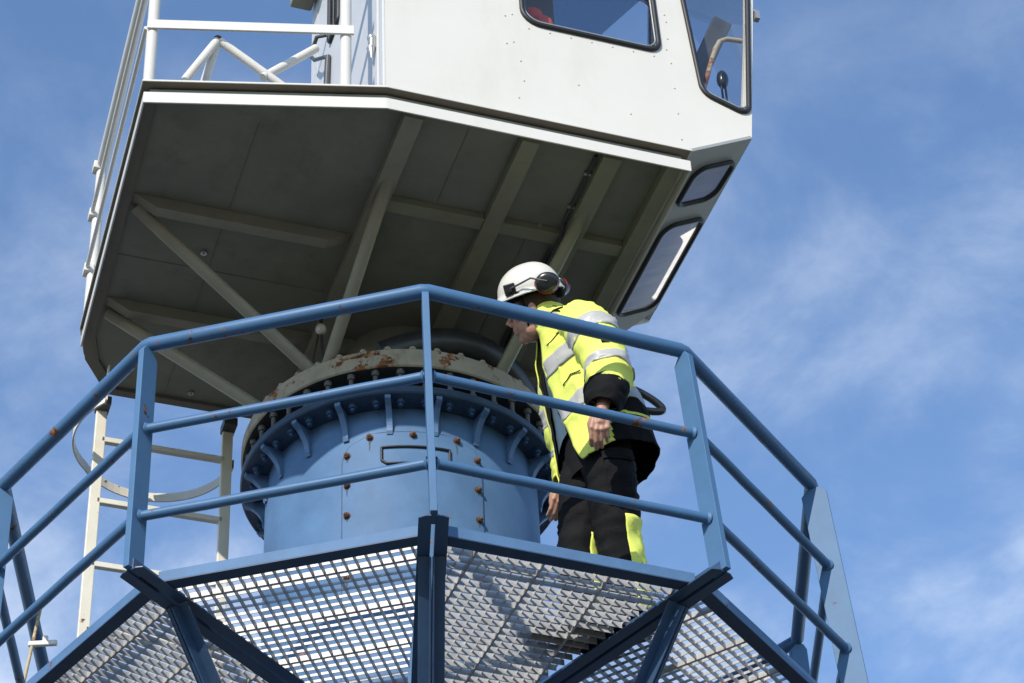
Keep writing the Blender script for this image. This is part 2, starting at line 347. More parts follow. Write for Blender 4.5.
for (a, z), (b, y) in zip(pts, pts[1:] + pts[:1]):
    q = [V((R2 * sin(radians(a + (b - a) * i / 8)), -R2 * cos(radians(a + (b - a) * i / 8)), cz(z + (y - z) * i / 8))) for i in range(9)]
    m.tube(q, .006, 6)
m.build('plate_frame', RUBBER, hatch)
# grease lamp bracket / dark housing above the ring
m = MB(); m.lathe((0, 0, 0), [(.50, cz(ZR1)), (.50, cz(1.83)), (.47, cz(1.86)), (.3, cz(1.865))], 80)
hz_ = m.build('slewing_housing', STEEL_DK, tower)

# ------------------------------------------------------------------ platform
corner = {-3: (-1.790, .720), -2: (-1.710, -.720), -1: (-.968, -1.585), 0: (.149, -1.822), 1: (1.187, -1.393), 2: (1.774, -.427), 3: (1.745, .790),
          4: (1.005, 1.545), 5: (-.146, 1.838), 6: (-1.21, 1.39)}
KS = [-3, -2, -1, 0, 1, 2, 3, 4, 5, 6]
BASE = {0: V((.013, 0, 0)), 1: V((.034, .018, 0)), 2: V((.03, .012, 0))}     # the railing leans in a little on this side
TOPO = {1: V((-.022, .018, 0)), 2: V((-.030, .004, 0))}
C3 = {k: V((x, y, 0)) + BASE.get(k, V()) for k, (x, y) in corner.items()}
def CZ(k, z): return V((*corner[k], 0)) + BASE.get(k, V()).lerp(TOPO.get(k, V()), z / 1.1)
Crad = {k: C3[k].normalized() for k in KS}
LEDGE = paint('shaded_ledge_blue', (.035, .065, .12), .5, .3, .15, 8, .3)  # the angle's own blue, darkened to paint in the shade beneath it
plat = thing('service_platform', 'ten-sided blue service platform with galvanised grating floor around the tower', 'platform', (0, 0, 0))
nxt = lambda k: k + 1 if k < 6 else -3
RT = .945                                  # toe frame corner as a share of the post corner
toe = {k: C3[k] * RT for k in KS}
def inset(p, q, d, z):
    t = (q - p).normalized(); nrm = V((-t.y, t.x, 0))   # points inward (corners run counter-clockwise)
    return nrm
for k in KS:
    a, b = toe[k], toe[nxt(k)]; t = (b - a).normalized(); nrm = V((-t.y, t.x, 0)); ga = .030
    a2, b2 = a + t * ga, b - t * ga
    m = MB(); th = .007
    def quadbar(p, q, off0, off1, z0, z1):
        vs = [p + nrm * o + V((0, 0, z)) for z in (z0, z1) for o in (off0, off1)] + [q + nrm * o + V((0, 0, z)) for z in (z0, z1) for o in (off0, off1)]
        m.add(vs, [(0, 2, 3, 1), (4, 5, 7, 6), (0, 1, 5, 4), (2, 6, 7, 3), (0, 4, 6, 2), (1, 3, 7, 5)])
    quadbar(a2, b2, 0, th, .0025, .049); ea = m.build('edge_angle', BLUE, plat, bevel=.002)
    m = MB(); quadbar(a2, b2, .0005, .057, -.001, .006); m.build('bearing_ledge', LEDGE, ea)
    # grating sector
    m = MB()
    par = k in (0, 1, 4, 5)                # deep bars along the edge; else square to it
    ia, ib = a + t * .05 + nrm * .03, b - t * .05 + nrm * .03
    Ra, Rb = V((AX, AY, 0)) + (a - V((AX, AY, 0))).normalized() * .66, V((AX, AY, 0)) + (b - V((AX, AY, 0))).normalized() * .66
    half = (b - a).length
    depth = (Ra - a).dot(nrm)
    def clip_row(d):                        # extent along t at distance d inside the edge
        f = (d) / depth
        p = a.lerp(Ra, f); q = b.lerp(Rb, f)
        return (p - a).dot(t) + .034, (q - a).dot(t) - .034
    def clip_col(x):                        # extent of d for a column at x along the edge
        lo = .012; dl = depth
        xa, xb = (Ra - a).dot(t), (Rb - a).dot(t)
        if x < xa: dl = min(dl, (x - .034) / xa * depth)
        if x > xb: dl = min(dl, (half - .034 - x) / (half - xb) * depth)
        return lo, dl
    P = lambda x, d, z: a + t * x + nrm * d + V((0, 0, z))
    def gbar(p, q, w, z0, z1):
        p, q = V(p), V(q); m.bar((p.x, p.y, (z0 + z1) / 2), (q.x, q.y, (z0 + z1) / 2), w, z1 - z0)
    pitch = .0445; zb = .0095; top = .0365
    jr = random.Random(k)
    def rows_():
        d = .02; i = 0
        while d < depth: yield i, d; d += pitch; i += 1
    def cols_():
        x = .05 + jr.random() * .02; i = 0
        while x < half - .04: yield i, x; x += pitch; i += 1
    for i, d in rows_():
        x0, x1 = clip_row(d)
        if x1 - x0 < .03: continue
        if par: gbar(P(x0, d, 0), P(x1, d, 0), .0026, zb, top)
        else:
            bold = i % 6 == 3
            gbar(P(x0, d, 0), P(x1, d, 0), .008 if bold else .003, zb if bold else top - .012, top)
    for i, x in cols_():
        d0, d1 = clip_col(x)
        if d1 - d0 < .03: continue
        if par:
            bold = i % 6 == 3
            gbar(P(x, d0, 0), P(x, d1, 0), .008 if bold else .003, zb if bold else top - .012, top)
        else: gbar(P(x, d0, 0), P(x, d1, 0), .0026, zb, top)
    m.build('grating_panel', GALV, plat, recalc=False)
def beam_parts(k):
    rd = Crad[k]; tn = V((-rd.y, rd.x, 0)); r1 = C3[k].length + .02; r0 = .60
    m = MB()
    for s in (-1, 1):
        # horizontal leg and vertical leg of a steel angle on each side of the post plate
        poly = [rd * r0 + tn * (s * .008), rd * (r1 - .0) + tn * (s * .008), rd * (r1 - .001) + tn * (s * .03), rd * (r1 - .014) + tn * (s * .056), rd * r0 + tn * (s * .056)]
        if s < 0: poly = poly[::-1]
        m.prism([(p.x, p.y) for p in poly], -.009, -.002)
        p, q = rd * r0 + tn * (s * .0115), rd * (r1 - .004) + tn * (s * .0115)
        m.bar((p.x, p.y, .022), (q.x, q.y, .022), .007, .05)
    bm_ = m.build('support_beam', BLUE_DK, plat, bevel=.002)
    m = MB(); p0 = rd * 1.60 + V((0, 0, -.012)); p1 = rd * .60 + V((0, 0, -1.13))
    d = (p1 - p0).normalized(); up = tn.cross(d).normalized()
    for s in (-1, 1):
        c0, c1 = p0 + tn * (s * .026), p1 + tn * (s * .026)
        m.bar(c0, c1, .048, .007, up)
        c0, c1 = p0 + tn * (s * .006) - up * .024, p1 + tn * (s * .006) - up * .024
        m.bar(c0, c1, .007, .05, up)
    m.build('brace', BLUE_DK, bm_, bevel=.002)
for k in KS: beam_parts(k)

# ------------------------------------------------------------------ blue guard railing
POSTB = paint('blue_post_paint', (.068, .155, .285), .55, .5, .08, 7, .3, .08, .14, 8, 45, dirt_rgb=(.06, .1, .17))
rail = thing('guard_railing', 'blue tubular guard railing round the grating platform', 'railing', (0, 0, 0))
for k in KS:
    rd = Crad[k]; tn = V((-rd.y, rd.x, 0)); m = MB()
    def pt(r, z): return CZ(k, z) + rd * r + V((0, 0, z))
    pi_, po_ = (-.054, .058) if k == 2 else (-.046, .040)
    prof = [(pi_, 0), (po_, 0), (po_, 1.048), (po_ - .016, 1.074), (-.012, 1.074), (pi_, 1.03)]
    hw = .0135; n = len(prof)
    vs = [pt(r, z) + tn * (hw * s_) for s_ in (-1, 1) for r, z in prof]
    m.add(vs, [list(range(n))[::-1], list(range(n, 2 * n))] + [(i, (i + 1) % n, n + (i + 1) % n, n + i) for i in range(n)])
    # weld beads where the rails meet the post
    kp = KS[KS.index(k) - 1]; kn = nxt(k)
    for z in (.6657, .2475):
        for ko in (kp, kn):
            c = CZ(k, z); t2 = (CZ(ko, z) - c).normalized()
            m.tube([c + V((0, 0, z)) + t2 * (hw + .001), c + V((0, 0, z)) + t2 * (hw + .012)], [.028, .021], 14)
    m.build('post', POSTB, rail, bevel=.002)
    for nm, z in (('middle_rail', .6657), ('lower_rail', .2475)):
        c, b = CZ(k, z), CZ(kn, z); t = (b - c).normalized()
        m = MB(); q = []
        for i in range(13):                 # hand-made rails are never dead straight
            e = noise.noise(V((k * 3.1, z * 7, i * .45))) * .0035 * (1 if 0 < i < 12 else 0)
            q.append(c.lerp(b, i / 12) + V((0, 0, z + e)) + (t * .01 if i == 0 else t * -.01 if i == 12 else V()))
        m.tube(q, .0205, 16); m.build(nm, BLUE_RAIL, rail)
m = MB(); pts = []
for k in KS:
    c = CZ(k, 1.1); pa = CZ(KS[KS.index(k) - 1], 1.1); pb = CZ(nxt(k), 1.1)
    for d in ((pa - c).normalized() * .012, (pb - c).normalized() * .012): pts.append(c + d + V((0, 0, 1.097)))
m.tube(pts, .0305, 18, closed=True); m.build('handrail', BLUE_RAIL, rail)

# ------------------------------------------------------------------ crane cab (local frame: x along the side wall, y inward, z above the deck's lower edge)
ZC = 2.17; ARZ = atan2(.3467, .938); CS = .9464
CABO = V((.0068, -1.7823, ZC))
cab = thing('crane_cab', 'white crane operator cab on its overhanging grey deck above the blue platform', 'crane cab', CABO, ARZ)
cab.scale = (CS, CS, CS)
def toworld(s, w_, z): return CABO + V((cos(ARZ) * s - sin(ARZ) * w_, sin(ARZ) * s + cos(ARZ) * w_, z)) * CS
def tolocal(p):
    q = (V(p) - CABO) / CS; return V((cos(ARZ) * q.x + sin(ARZ) * q.y, -sin(ARZ) * q.x + cos(ARZ) * q.y, q.z))
deck = [(-1.042, .262), (0, 0), (1.455, 0), (1.455, 2.41), (-.78, 2.41), (-.935, 2.17), (-.99, 1.98)]
X, Y, Z = V((1, 0, 0)), V((0, 1, 0)), V((0, 0, 1))
def shrink(poly, d):
    n = len(poly); out = []
    for i in range(n):
        a, p, b = V(poly[i - 1]), V(poly[i]), V(poly[(i + 1) % n]); u = (p - a).normalized(); w_ = (b - p).normalized()
        n1, n2 = V((-u.y, u.x)), V((-w_.y, w_.x)); q = (n1 + n2).normalized(); out.append(tuple(p + q * (d / max(.3, q.dot(n1)))))
    return out
m = MB(); m.prism(shrink(deck, .03), .088, .112); m.build('deck_plate', UNDER, cab)
# fascia: lower strip, recessed web, upper lip, along every edge
def edge_strip(mb, poly, d0, d1, z0, z1, skip=()):
    A, B = shrink(poly, d0), shrink(poly, d1); n = len(poly)
    for i in range(n):
        if i in skip: continue
        j = (i + 1) % n
        vs = [(*A[i], z0), (*A[j], z0), (*B[j], z0), (*B[i], z0), (*A[i], z1), (*A[j], z1), (*B[j], z1), (*B[i], z1)]
        mb.add(vs, [(3, 2, 1, 0), (4, 5, 6, 7), (0, 1, 5, 4), (2, 3, 7, 6), (1, 2, 6, 5), (3, 0, 4, 7)])
m = MB(); edge_strip(m, deck, 0, .008, 0, .066, (3, 4, 5)); edge_strip(m, deck, .008, .062, .058, .066, (3, 4, 5, 6)); edge_strip(m, deck, -.011, -.006, .123, .134)
m.build('fascia', WHITE, cab, bevel=.002)
m = MB(); edge_strip(m, deck, -.006, .07, .126, .133); edge_strip(m, deck, .062, .07, .066, .126);  edge_strip(m, deck, .008, .062, .058, .066, (0, 1, 2, 3, 4, 5)); edge_strip(m, deck, .0, .062, .086, .126, (0, 1, 2, 6)); edge_strip(m, deck, .008, .0125, .010, .086, (6, 0, 1, 2, 3)) if False else None
m.build('fascia_web', paint('fascia_shade_paint', (.17, .155, .12), .6, .15, .1), cab)  # lip and web coloured dark to paint in the shade of the recess
m = MB(); m.prism(shrink(deck, .075), .1135, .1225); m.build('deck_top', paint('deck_top_paint', (.35, .36, .36), .6, .1), cab)
# floor beams under the deck
def fbeam(p, q, w_=.085, h=.05, mat=BEAM, taper=0):
    m = MB(); p, q = V((*p, 0)), V((*q, 0)); d = (q - p).normalized(); s = V((-d.y, d.x, 0)); zt = .0875; zb = zt - h
    vs = []
    for c, e in ((p, 0), (q, 0)): vs += [c - s * w_ / 2 + V((0, 0, zt)), c + s * w_ / 2 + V((0, 0, zt))]
    a, b = p + d * taper, q - d * taper
    for c in (a, b): vs += [c - s * w_ / 2 + V((0, 0, zb)), c + s * w_ / 2 + V((0, 0, zb))]
    m.add(vs, [(0, 2, 3, 1), (4, 5, 7, 6), (0, 4, 6, 2), (1, 3, 7, 5), (0, 1, 5, 4), (2, 6, 7, 3)])
    m.build('floor_beam', mat, cab, bevel=.003)
OLIVE = paint('olive_grey_beam_paint', (.265, .26, .175), .5, .1, .10, 5, .4, .08, .3, 8, 40, dirt_rgb=(.13, .12, .08))
fbeam((.145, .06), (.145, 2.37), .09, .052); fbeam((.70, .06), (.70, 2.37), .085, .052, OLIVE); fbeam((1.095, .06), (1.095, 2.37), .09, .052, OLIVE)
fbeam((1.385, .03), (1.385, 2.38), .07, .06, OLIVE)
for s0, s1 in ((.19, .657), (.743, 1.05), (1.14, 1.35)): fbeam((s0, .655), (s1, .655), .075, .040, OLIVE); fbeam((s0, 1.70), (s1, 1.70), .075, .040, OLIVE)
fbeam((-.955, .955), (.098, .955), .06, .07, BEAM, .12); fbeam((-.93, 1.70), (.098, 1.70), .06, .07, BEAM, .12)
m = MB(); m.prism([(-.42, .0), (-.40, .0), (-.40, 0), (-.42, 0)], 0, 0) if False else None
# brace tubes from the deck down to the slewing ring
RZ = ZR1 + .01
for p, ang in (((-.925, 1.0), -31), ((-.90, 1.77), -62), ((.150, .47), -27), ((1.095, .45), 45)):
    a = radians(ang); q = tolocal((AX + .655 * sin(a), -.655 * cos(a), RZ - .01))
    m = MB(); p3 = V((*p, .065)); m.tube([p3, q], .031, 14)
    d = (q - p3).normalized(); m.tube([q - d * .05, q - d * .02], [.031, .036], 14)
    m.build('brace_tube', BEAM if p[0] < 1 else OLIVE, cab)
# central pivot drum hung under the deck
c = tolocal((AX, 0, 0)); m = MB(); m.lathe((c.x, c.y, 0), [(.30, -.42), (.30, .087)], 64); m.build('pivot_drum', UNDER, cab)
# curved dark hose under the deck
pts = [tolocal(V((AX + .59 * sin(radians(a)), -.59 * cos(radians(a)), ZR1 + .05 + .13 * sin(pi * (a + 5) / 95)))) for a in range(-4, 92, 6)]
m = MB(); m.tube(pts, .085, 16); m.build('cable_duct', paint('dark_duct', (.022, .022, .022), .4, .1, .3, 8, .5, .1, .4, dirt_rgb=(.1, .09, .08)), cab)
# weld seams, a conduit and clips under the deck
m = MB()
for p, q in (((-.50, .33), (-.50, 2.36)), ((.42, .08), (.42, .60)), ((-.98, 1.36), (.09, 1.36)), ((.90, .70), (.90, 1.65))): m.tube([(*p, .0865), (*q, .0865)], .0035, 6)
m.build('weld_seam', UNDER, cab)
m = MB(); m.tube([(1.03, .10, .075), (1.03, .55, .075), (1.03, .60, .03), (1.03, .72, .03), (1.03, .77, .075), (1.03, 1.5, .075)], .009, 8); m.build('conduit', STEEL_DK, cab)
for y in (.22, .45, .95, 1.25):
    m = MB(); m.obox((1.03, y, .078), X, Y, Z, .035, .014, .02); m.build('conduit_clip', ALU, cab)
# small things on the underside
for s, w_ in ((-.548, 1.235), (-.373, 2.28), (.93, .62)):
    m = MB(); m.tube([(s, w_, .088), (s, w_, .074)], .016, 8); m.tube([(s, w_, .075), (s, w_, .066)], .006, 8); m.build('drain_plug', ALU, cab)
m = MB(); m.sphere((.1, 1.50, -.03), (.028, .028, .03), 12, 8); bl = m.build('work_lamp', paint('white_lamp_cover', (.85, .85, .82), .3, 0, .02), cab)
m = MB(); m.tube([(.1, 1.50, .0), (.1, 1.50, .088)], .010, 8); m.tube([(.1, 1.50, .0), (.115, 1.52, -.2), (.11, 1.53, -.45)], .007, 8); m.tube([(.1, 1.51, .0), (.07, 1.52, -.2), (.06, 1.53, -.45)], .005, 8); m.build('cable', STEEL_DK, bl)

# walls
ZW = .135; H = 3.0
sideo = [(0, ZW), (1.475, ZW), (1.475, .142), (1.79, .31), (1.905, 1.30), (2.08, H), (0, H)]
w1 = rounded([(.672, .772), (1.362, .772), (1.335, 2.3), (.672, 2.3)], [.09, .06, .07, .07])
w2 = rounded([(1.562, .545), (1.790, .455), (1.872, 1.28), (1.95, 2.3), (1.44, 2.3)], [.09, .045, .5, .07, .07])
def wall(outer, holes, o, e1, e2, th, mat=WHITE, name='wall', inner=True):
    m = MB(); m.panel(outer, holes, o, e1, e2, th); return m.build(name, mat, cab)
def window(parent_holes, o, e1, e2, nrm, mat=GLASS, name='window', lin=.018):
    """rubber gasket as the window part, its pane a sub-part"""
    o, e1, e2, nrm = V(o), V(e1), V(e2), V(nrm)
    pts = [o + e1 * p[0] + e2 * p[1] for p in parent_holes]
    m = MB(); m.tube([p + nrm * .004 for p in pts], .0135, 8, closed=True)
    g_ = m.build(name, RUBBER, cab)
    m = MB(); n = len(pts); cen = sum(pts, V()) / n
    ins = [cen + (p - cen) * .965 for p in pts]
    m.tube([p - nrm * .002 for p in ins], .0055, 6, closed=True); m.build('trim', ALU, g_)
    m = MB(); m.add([p - nrm * .010 for p in pts], [list(range(n))])
    m.build('pane', mat, g_); return g_
YW = .004; WW = 1.38
X, Y, Z = V((1, 0, 0)), V((0, 1, 0)), V((0, 0, 1))
# near side wall (outer skin) and its lining
wall(sideo, [w1, w2], (0, YW + .018, 0), X, Z, .018, WHITE, 'side_wall')
ins = [(.03, ZW + .03), (1.44, ZW + .03), (1.46, .2), (1.75, .36), (1.88, 1.30), (2.05, H - .03), (.03, H - .03)]
wall(ins, [w1, w2], (0, YW + .038, 0), X, Z, .016, WHITE, 'lining')  # lining made white to bounce extra light onto the chin panes
window(w1, (0, YW, 0), X, Z, -Y); window(w2, (0, YW, 0), X, Z, -Y)
# far side wall
w3 = rounded([(1.38, .60), (1.790, .455), (1.872, 1.28), (2.005, 2.84), (1.38, 2.84)], [.09, .045, .5, .07, .07])
wall(sideo, [w3], (0, WW, 0), X, Z, .018, WHITE, 'side_wall'); wall(ins, [w3], (0, WW - .022, 0), X, Z, .016, INTERIOR, 'lining'); wall([(.05, ZW + .03), (1.36, ZW + .03), (1.36, 1.2), (.05, 1.2)], [], (0, WW - .030, 0), X, Z, .006, WHITE, 'bounce_lining')  # white lower panel added to bounce light onto the chin panes
window(w3, (0, WW, 0), X, Z, Y)
# rear wall with the door (seen edge on at the left)
rearh = rounded([(.75, .95), (1.15, .95), (1.15, 1.9), (.75, 1.9)], .06)
doorh = [(.24, ZW + .05), (1.26, ZW + .05), (1.26, 2.3), (.24, 2.3)]
doorw = rounded([(.83, 1.45), (1.0, 1.45), (1.0, 2.2), (.83, 2.2)], .03)
wall([(YW + .019, ZW), (WW - .019, ZW), (WW - .019, H), (YW + .019, H)], [doorh], (0, 0, 0), Y, Z, .018, BACKW, 'rear_wall')
m = MB(); m.panel([(p[0] + (.004 if p[0] < .4 else -.004), p[1] + (.004 if p[1] < 1 else -.004)) for p in doorh], [doorw], (.002, 0, 0), Y, Z, .016)
door = m.build('door', BACKW, cab)
gk = window(doorw, (.0, 0, 0), Y, Z, -X); gk.parent = door
m = MB(); m.tube([(-.004, 1.06, 1.58), (-.05, 1.08, 1.57), (-.055, 1.19, 1.545), (-.05, 1.12, 1.44), (-.03, .99, 1.335), (-.012, .985, 1.32)], .011, 8); m.tube([(-.014, .985, 1.34), (-.018, .995, 1.12)], .016, 8); m.build('handle', STEEL_DK, door)
m = MB(); m.tube([(-.016, .175, .56), (-.016, .175, .62)], .020, 10); m.tube([(-.022, .175, .56), (-.022, .17, .49)], [.022, .003], 10); m.sphere((-.02, .175, .63), .022, 10, 7); m.build('hinge', ALU, door)
m = MB(); m.bar((-.006, .045, ZW), (-.006, .045, H), .05, .012, X); m.bar((-.006, .115, ZW), (-.006, .115, H), .012, .012, X); m.build('corner_strip', BACKW, cab, bevel=.003)
m = MB(); m.box(-.13, -.012, 1.06, 1.36, 2.07, 2.34); m.box(-.15, -.010, 1.04, 1.375, 2.34, 2.36); m.build('vent_box', UNDER, cab, bevel=.01)
# windscreen front, chin and roof
A_, B_ = V((1.79, 0, .31)), V((2.08, 0, H)); e2 = (B_ - A_).normalized(); Lf = (B_ - A_).length; nf = Y.cross(e2)
wh = rounded([(.07, .09), (WW - .07, .09), (WW - .07, Lf - .16), (.07, Lf - .16)], .08)
wall([(YW + .001, .0), (WW - .001, .0), (WW - .001, Lf), (YW + .001, Lf)], [wh], A_, Y, e2, -.018, WHITE, 'front_wall'); window(wh, A_, Y, e2, nf)
A2 = V((1.470, 0, .132)); e3 = (V((1.79, 0, .306)) - A2).normalized(); Lc = (V((1.79, 0, .306)) - A2).length; nc = Y.cross(e3)
CHIN = paint('grey_chin_paint', (.30, .31, .30), .45, .08, .06, 4, .4, .05, .15, 10, 30, dirt_rgb=(.18, .18, .16))
c1 = rounded([(.130, .085), (.400, .085), (.385, .325), (.150, .325)], .07, 8) if False else rounded([(.145, .095), (.145, .335), (.405, .315), (.405, .085)], [.07, .05, .08, .05], 8)
c2 = rounded([(.555, .09), (.555, .335), (1.235, .335), (1.235, .09)], [.07, .05, .07, .05], 8)
wall([(.0, 0), (1.36, 0), (1.40, Lc * .62), (1.28, Lc), (0, Lc)], [c1, c2], A2, Y, e3, -.016, CHIN, 'chin_panel')
window(c1, A2, Y, e3, nc, FROST); window(c2, A2, Y, e3, nc, FROST)
m = MB(); m.panel([(-.06, -.05), (2.12, -.05), (2.12, WW + .05), (-.06, WW + .05)], [], (0, 0, H + .004), X, Y, .06); m.build('roof', WHITE, cab, bevel=.01)
m = MB(); m.panel([(.03, .04), (1.9, .04), (1.9, WW - .04), (.03, WW - .04)], [], (0, 0, H - .03), X, Y, .02); m.build('headliner', INTERIOR, cab)
# rivets of the side wall
m = MB(); m.sphere((0, 0, 0), (.0045, .0035, .0045), 8, 5); rv0 = m.build('rivet', paint('rivet_paint', (.52, .49, .43), .5, .3, .1, 40), cab); rvn = [0]
def riv(s, z):
    o = rv0 if rvn[0] == 0 else dup(rv0, cab); rvn[0] += 1; o.location = (s, YW - .001, z)
for i in range(8): riv(.62, .62 + i * .19); riv(.585, .60 + i * .19)
for i in range(7): riv(.70 + i * .105, .735)
for i in range(11): riv(1.425 - .003 * i, .20 + i * .17)
for sz in ((.63, .25), (.66, .37), (.65, .50), (.93, .42), (1.18, .30), (1.40, .80), (1.415, 1.0), (1.40, 1.2)): riv(*sz)
# clamp near the front edge
m = MB(); m.tube([(1.895, YW + .01, 1.24), (1.925, YW + .01, 1.24)], .012, 8); m.box(1.905, 1.93, YW - .005, YW + .025, 1.18, 1.235); m.build('clip', ALU, cab)
# inside the cab
seat = thing('operator_seat', 'red topped operator seat seen through the side window of the white cab', 'seat', toworld(1.03, .45, .125), ARZ)
seat.scale = (CS, CS, CS)
m = MB(); m.tube([(0, 0, 0), (0, 0, .46)], .05, 12); m.build('pedestal', STEEL_DK, seat)
m = MB(); m.obox((.05, 0, .51), X, Y, Z, .45, .45, .12); m.build('cushion', SEAT, seat, bevel=.04, segs=4)
m = MB(); m.obox((-.15, 0, .79), X, Y, Z, .12, .42, .5); m.build('backrest', SEAT, seat, bevel=.05, segs=4)
m = MB(); m.obox((-.16, 0, 1.105), X, Y, Z, .1, .26, .14); m.build('headrest', SEAT, seat, bevel=.045, segs=4)
con = thing('control_console', 'dark control console with levers behind the front corner window', 'console', toworld(.95, 1.08, .125), ARZ)
con.scale = (CS, CS, CS)
m = MB(); m.obox((0, 0, .4), X, Y, Z, .22, .5, .8); m.obox((.02, 0, .83), X, Y, Z, .3, .56, .06); m.build('cabinet', INTERIOR, con, bevel=.02)
for y in (-.15, .05):
    m = MB(); m.tube([(0, y, .85), (.03, y, 1.05)], .009, 8); m.sphere((.03, y, 1.07), .028, 10, 8); m.build('lever', PLAST, con)
# curved grab handle and dark struts in the front corner
m = MB(); m.tube([(1.585, .08, .58), (1.66, .08, .84), (1.70, .08, .97), (1.73, .08, 1.035), (1.77, .08, 1.065), (1.85, .08, 1.075)], .013, 10); m.build('grab_handle', BEIGE, cab)
m = MB(); m.bar((1.58, .28, .72), (1.86, .28, 1.42), .10, .05, Y); m.obox((1.60, .27, .98), X, Y, Z, .10, .05, .10); m.obox((1.57, .27, .90), X, Y, Z, .07, .05, .08); m.build('screen_arm', STEEL_DK, cab, bevel=.006)
m = MB(); m.tube([(1.77, .2, .38), (1.77, .2, .86)], .006, 6); m.tube([(1.79, .2, .38), (1.79, .2, .86)], .006, 6); m.sphere((1.78, .2, .90), (.03, .03, .06), 10, 8); m.build('hanging_cord', PLAST, cab)
m = MB(); m.panel([(1.385, 2.0), (1.46, 2.02), (1.67, 2.40), (1.97, 2.82), (1.385, 2.82)], [], (0, WW - .03, 0), X, Z, .006); m.build('sun_blind', glass('tinted_film', (.62, .66, .70), .02), cab)

# ------------------------------------------------------------------ white railing on the deck
cr = thing('deck_railing', 'white painted railing along the left edge of the cab deck', 'railing', toworld(0, 0, .132), ARZ)
cr.scale = (CS, CS, CS)
FLp, LLp = V((-1.02, .285, 0)), V((-.965, 1.975, 0))
FMp = V((-.17, .075, 0))
for p, hgt in ((FLp, 1.1), (FMp, 1.5), (LLp, 1.1)):
    m = MB(); m.tube([p, p + Z * hgt], .026, 14); m.build('post', RAILW, cr)
for z in (.37, .75):
    m = MB(); d = (FMp - FLp).normalized(); m.bar(FLp + d * -.03 + Z * z - V((0, .03, 0)), FMp + d * .03 + Z * z - V((0, .03, 0)), .012, .055); m.build('cross_rail', RAILW, cr, bevel=.002)
    m = MB(); m.tube([FLp + Z * z - X * .03, LLp + Z * z - X * .03], .011, 8); m.build('side_rail', RAILW, cr)
m = MB(); m.tube([LLp + Z * 1.1, FLp + Z * 1.1], .030, 14); m.build('handrail', RAILW, cr)
m = MB(); m.tube([FLp + Z * 1.1, FMp + Z * 1.1], .030, 14); m.build('handrail', RAILW, cr)
for z in (.37, .75, 1.09):
    m = MB(); m.obox(LLp + V((-.02, 0, z)), X, Y, Z, .05, .06, .05); m.build('bracket', RAILW, cr, bevel=.004)

fr = thing('tube_frame', 'white tubular frame with rusty welded apex standing on the cab deck', 'frame', toworld(-.686, .45, .133), ARZ)
fr.scale = (CS, CS, CS)
apex = V((0, 0, .569))
for q in (V((-.26, 0, 0)), V((.52, .0, .205)), V((-.10, .22, 0))):
    m = MB(); m.tube([q, apex], .021, 12); m.build('strut', RAILW, fr)
m = MB(); m.tube([V((.22, .0, .38)), V((.475, .01, .665))], .021, 12); m.build('strut', RAILW, fr)
m = MB(); m.sphere(apex, .0235, 12, 8); m.build('joint', RUST, fr)

# ------------------------------------------------------------------ ladder
la = thing('cage_ladder', 'cream steel ladder with a hoop cage from platform to cab deck', 'ladder', toworld(-.465, 2.45, 0), ARZ)
la.scale = (CS, CS, CS)
hw = .325; LB = (.045 - ZC) / CS
for s_ in (-1, 1):
    m = MB(); m.bar((s_ * hw, 0, LB), (s_ * hw, 0, .08), .045, .03, X) if False else m.bar((s_ * hw, 0, LB), (s_ * hw, 0, .08), .03, .055, X); m.build('side_rail', CREAM, la, bevel=.004)
    m = MB(); m.obox((s_ * hw, -.03, .02), X, Y, Z, .07, .10, .05); m.build('fixing', STEEL_DK, la, bevel=.004)
for i in range(6):
    m = MB(); z = -.18 - i * .38; m.bar((-hw + .01, 0, z), (hw - .01, 0, z), .03, .03); m.build('rung', CREAM, la, bevel=.003)
def hoop(z, a0, a1):
    m = MB(); rows = []
    for i in range(41):
        t = radians(a0 + (a1 - a0) * i / 40); d = V((cos(t), sin(t), 0)); p = V((-.03, -.01, z)) + d * (.385 + .09 * max(0, i - 26) / 14)
        rows.append([p + V((0, 0, -.026)), p + d * .008 + V((0, 0, -.026)), p + d * .008 + V((0, 0, .026)), p + V((0, 0, .026))])
    m.grid(rows, True, False); return m.build('cage_hoop', CREAM, la)
hoop(-.20, 0, 226)
m = MB(); m.bar((-.36, -.355, -.22), (-.36, -.355, .0), .04, .008, X); m.build('hoop_strap', CREAM, la)

# ------------------------------------------------------------------ thin rusty stay with a white clamp, seen past the left rails
stt = thing('stay_rod', 'thin rusty stay rod with a white clamp behind the left railing', 'rod', (-1.72, .2, .045))
m = MB(); m.tube([(-.11, 0, .0), (.01, 0, 1.10)], .008, 8); m.build('rod', paint('rusty_rod', (.45, .36, .22), .7, .85, .2, 20), stt)
m = MB(); m.obox((.03, 0, .86), X, Y, Z, .13, .022, .026); m.obox((.04, 0, .882), X, Y, Z, .025, .02, .035); m.build('clamp', RAILW, stt, bevel=.006)

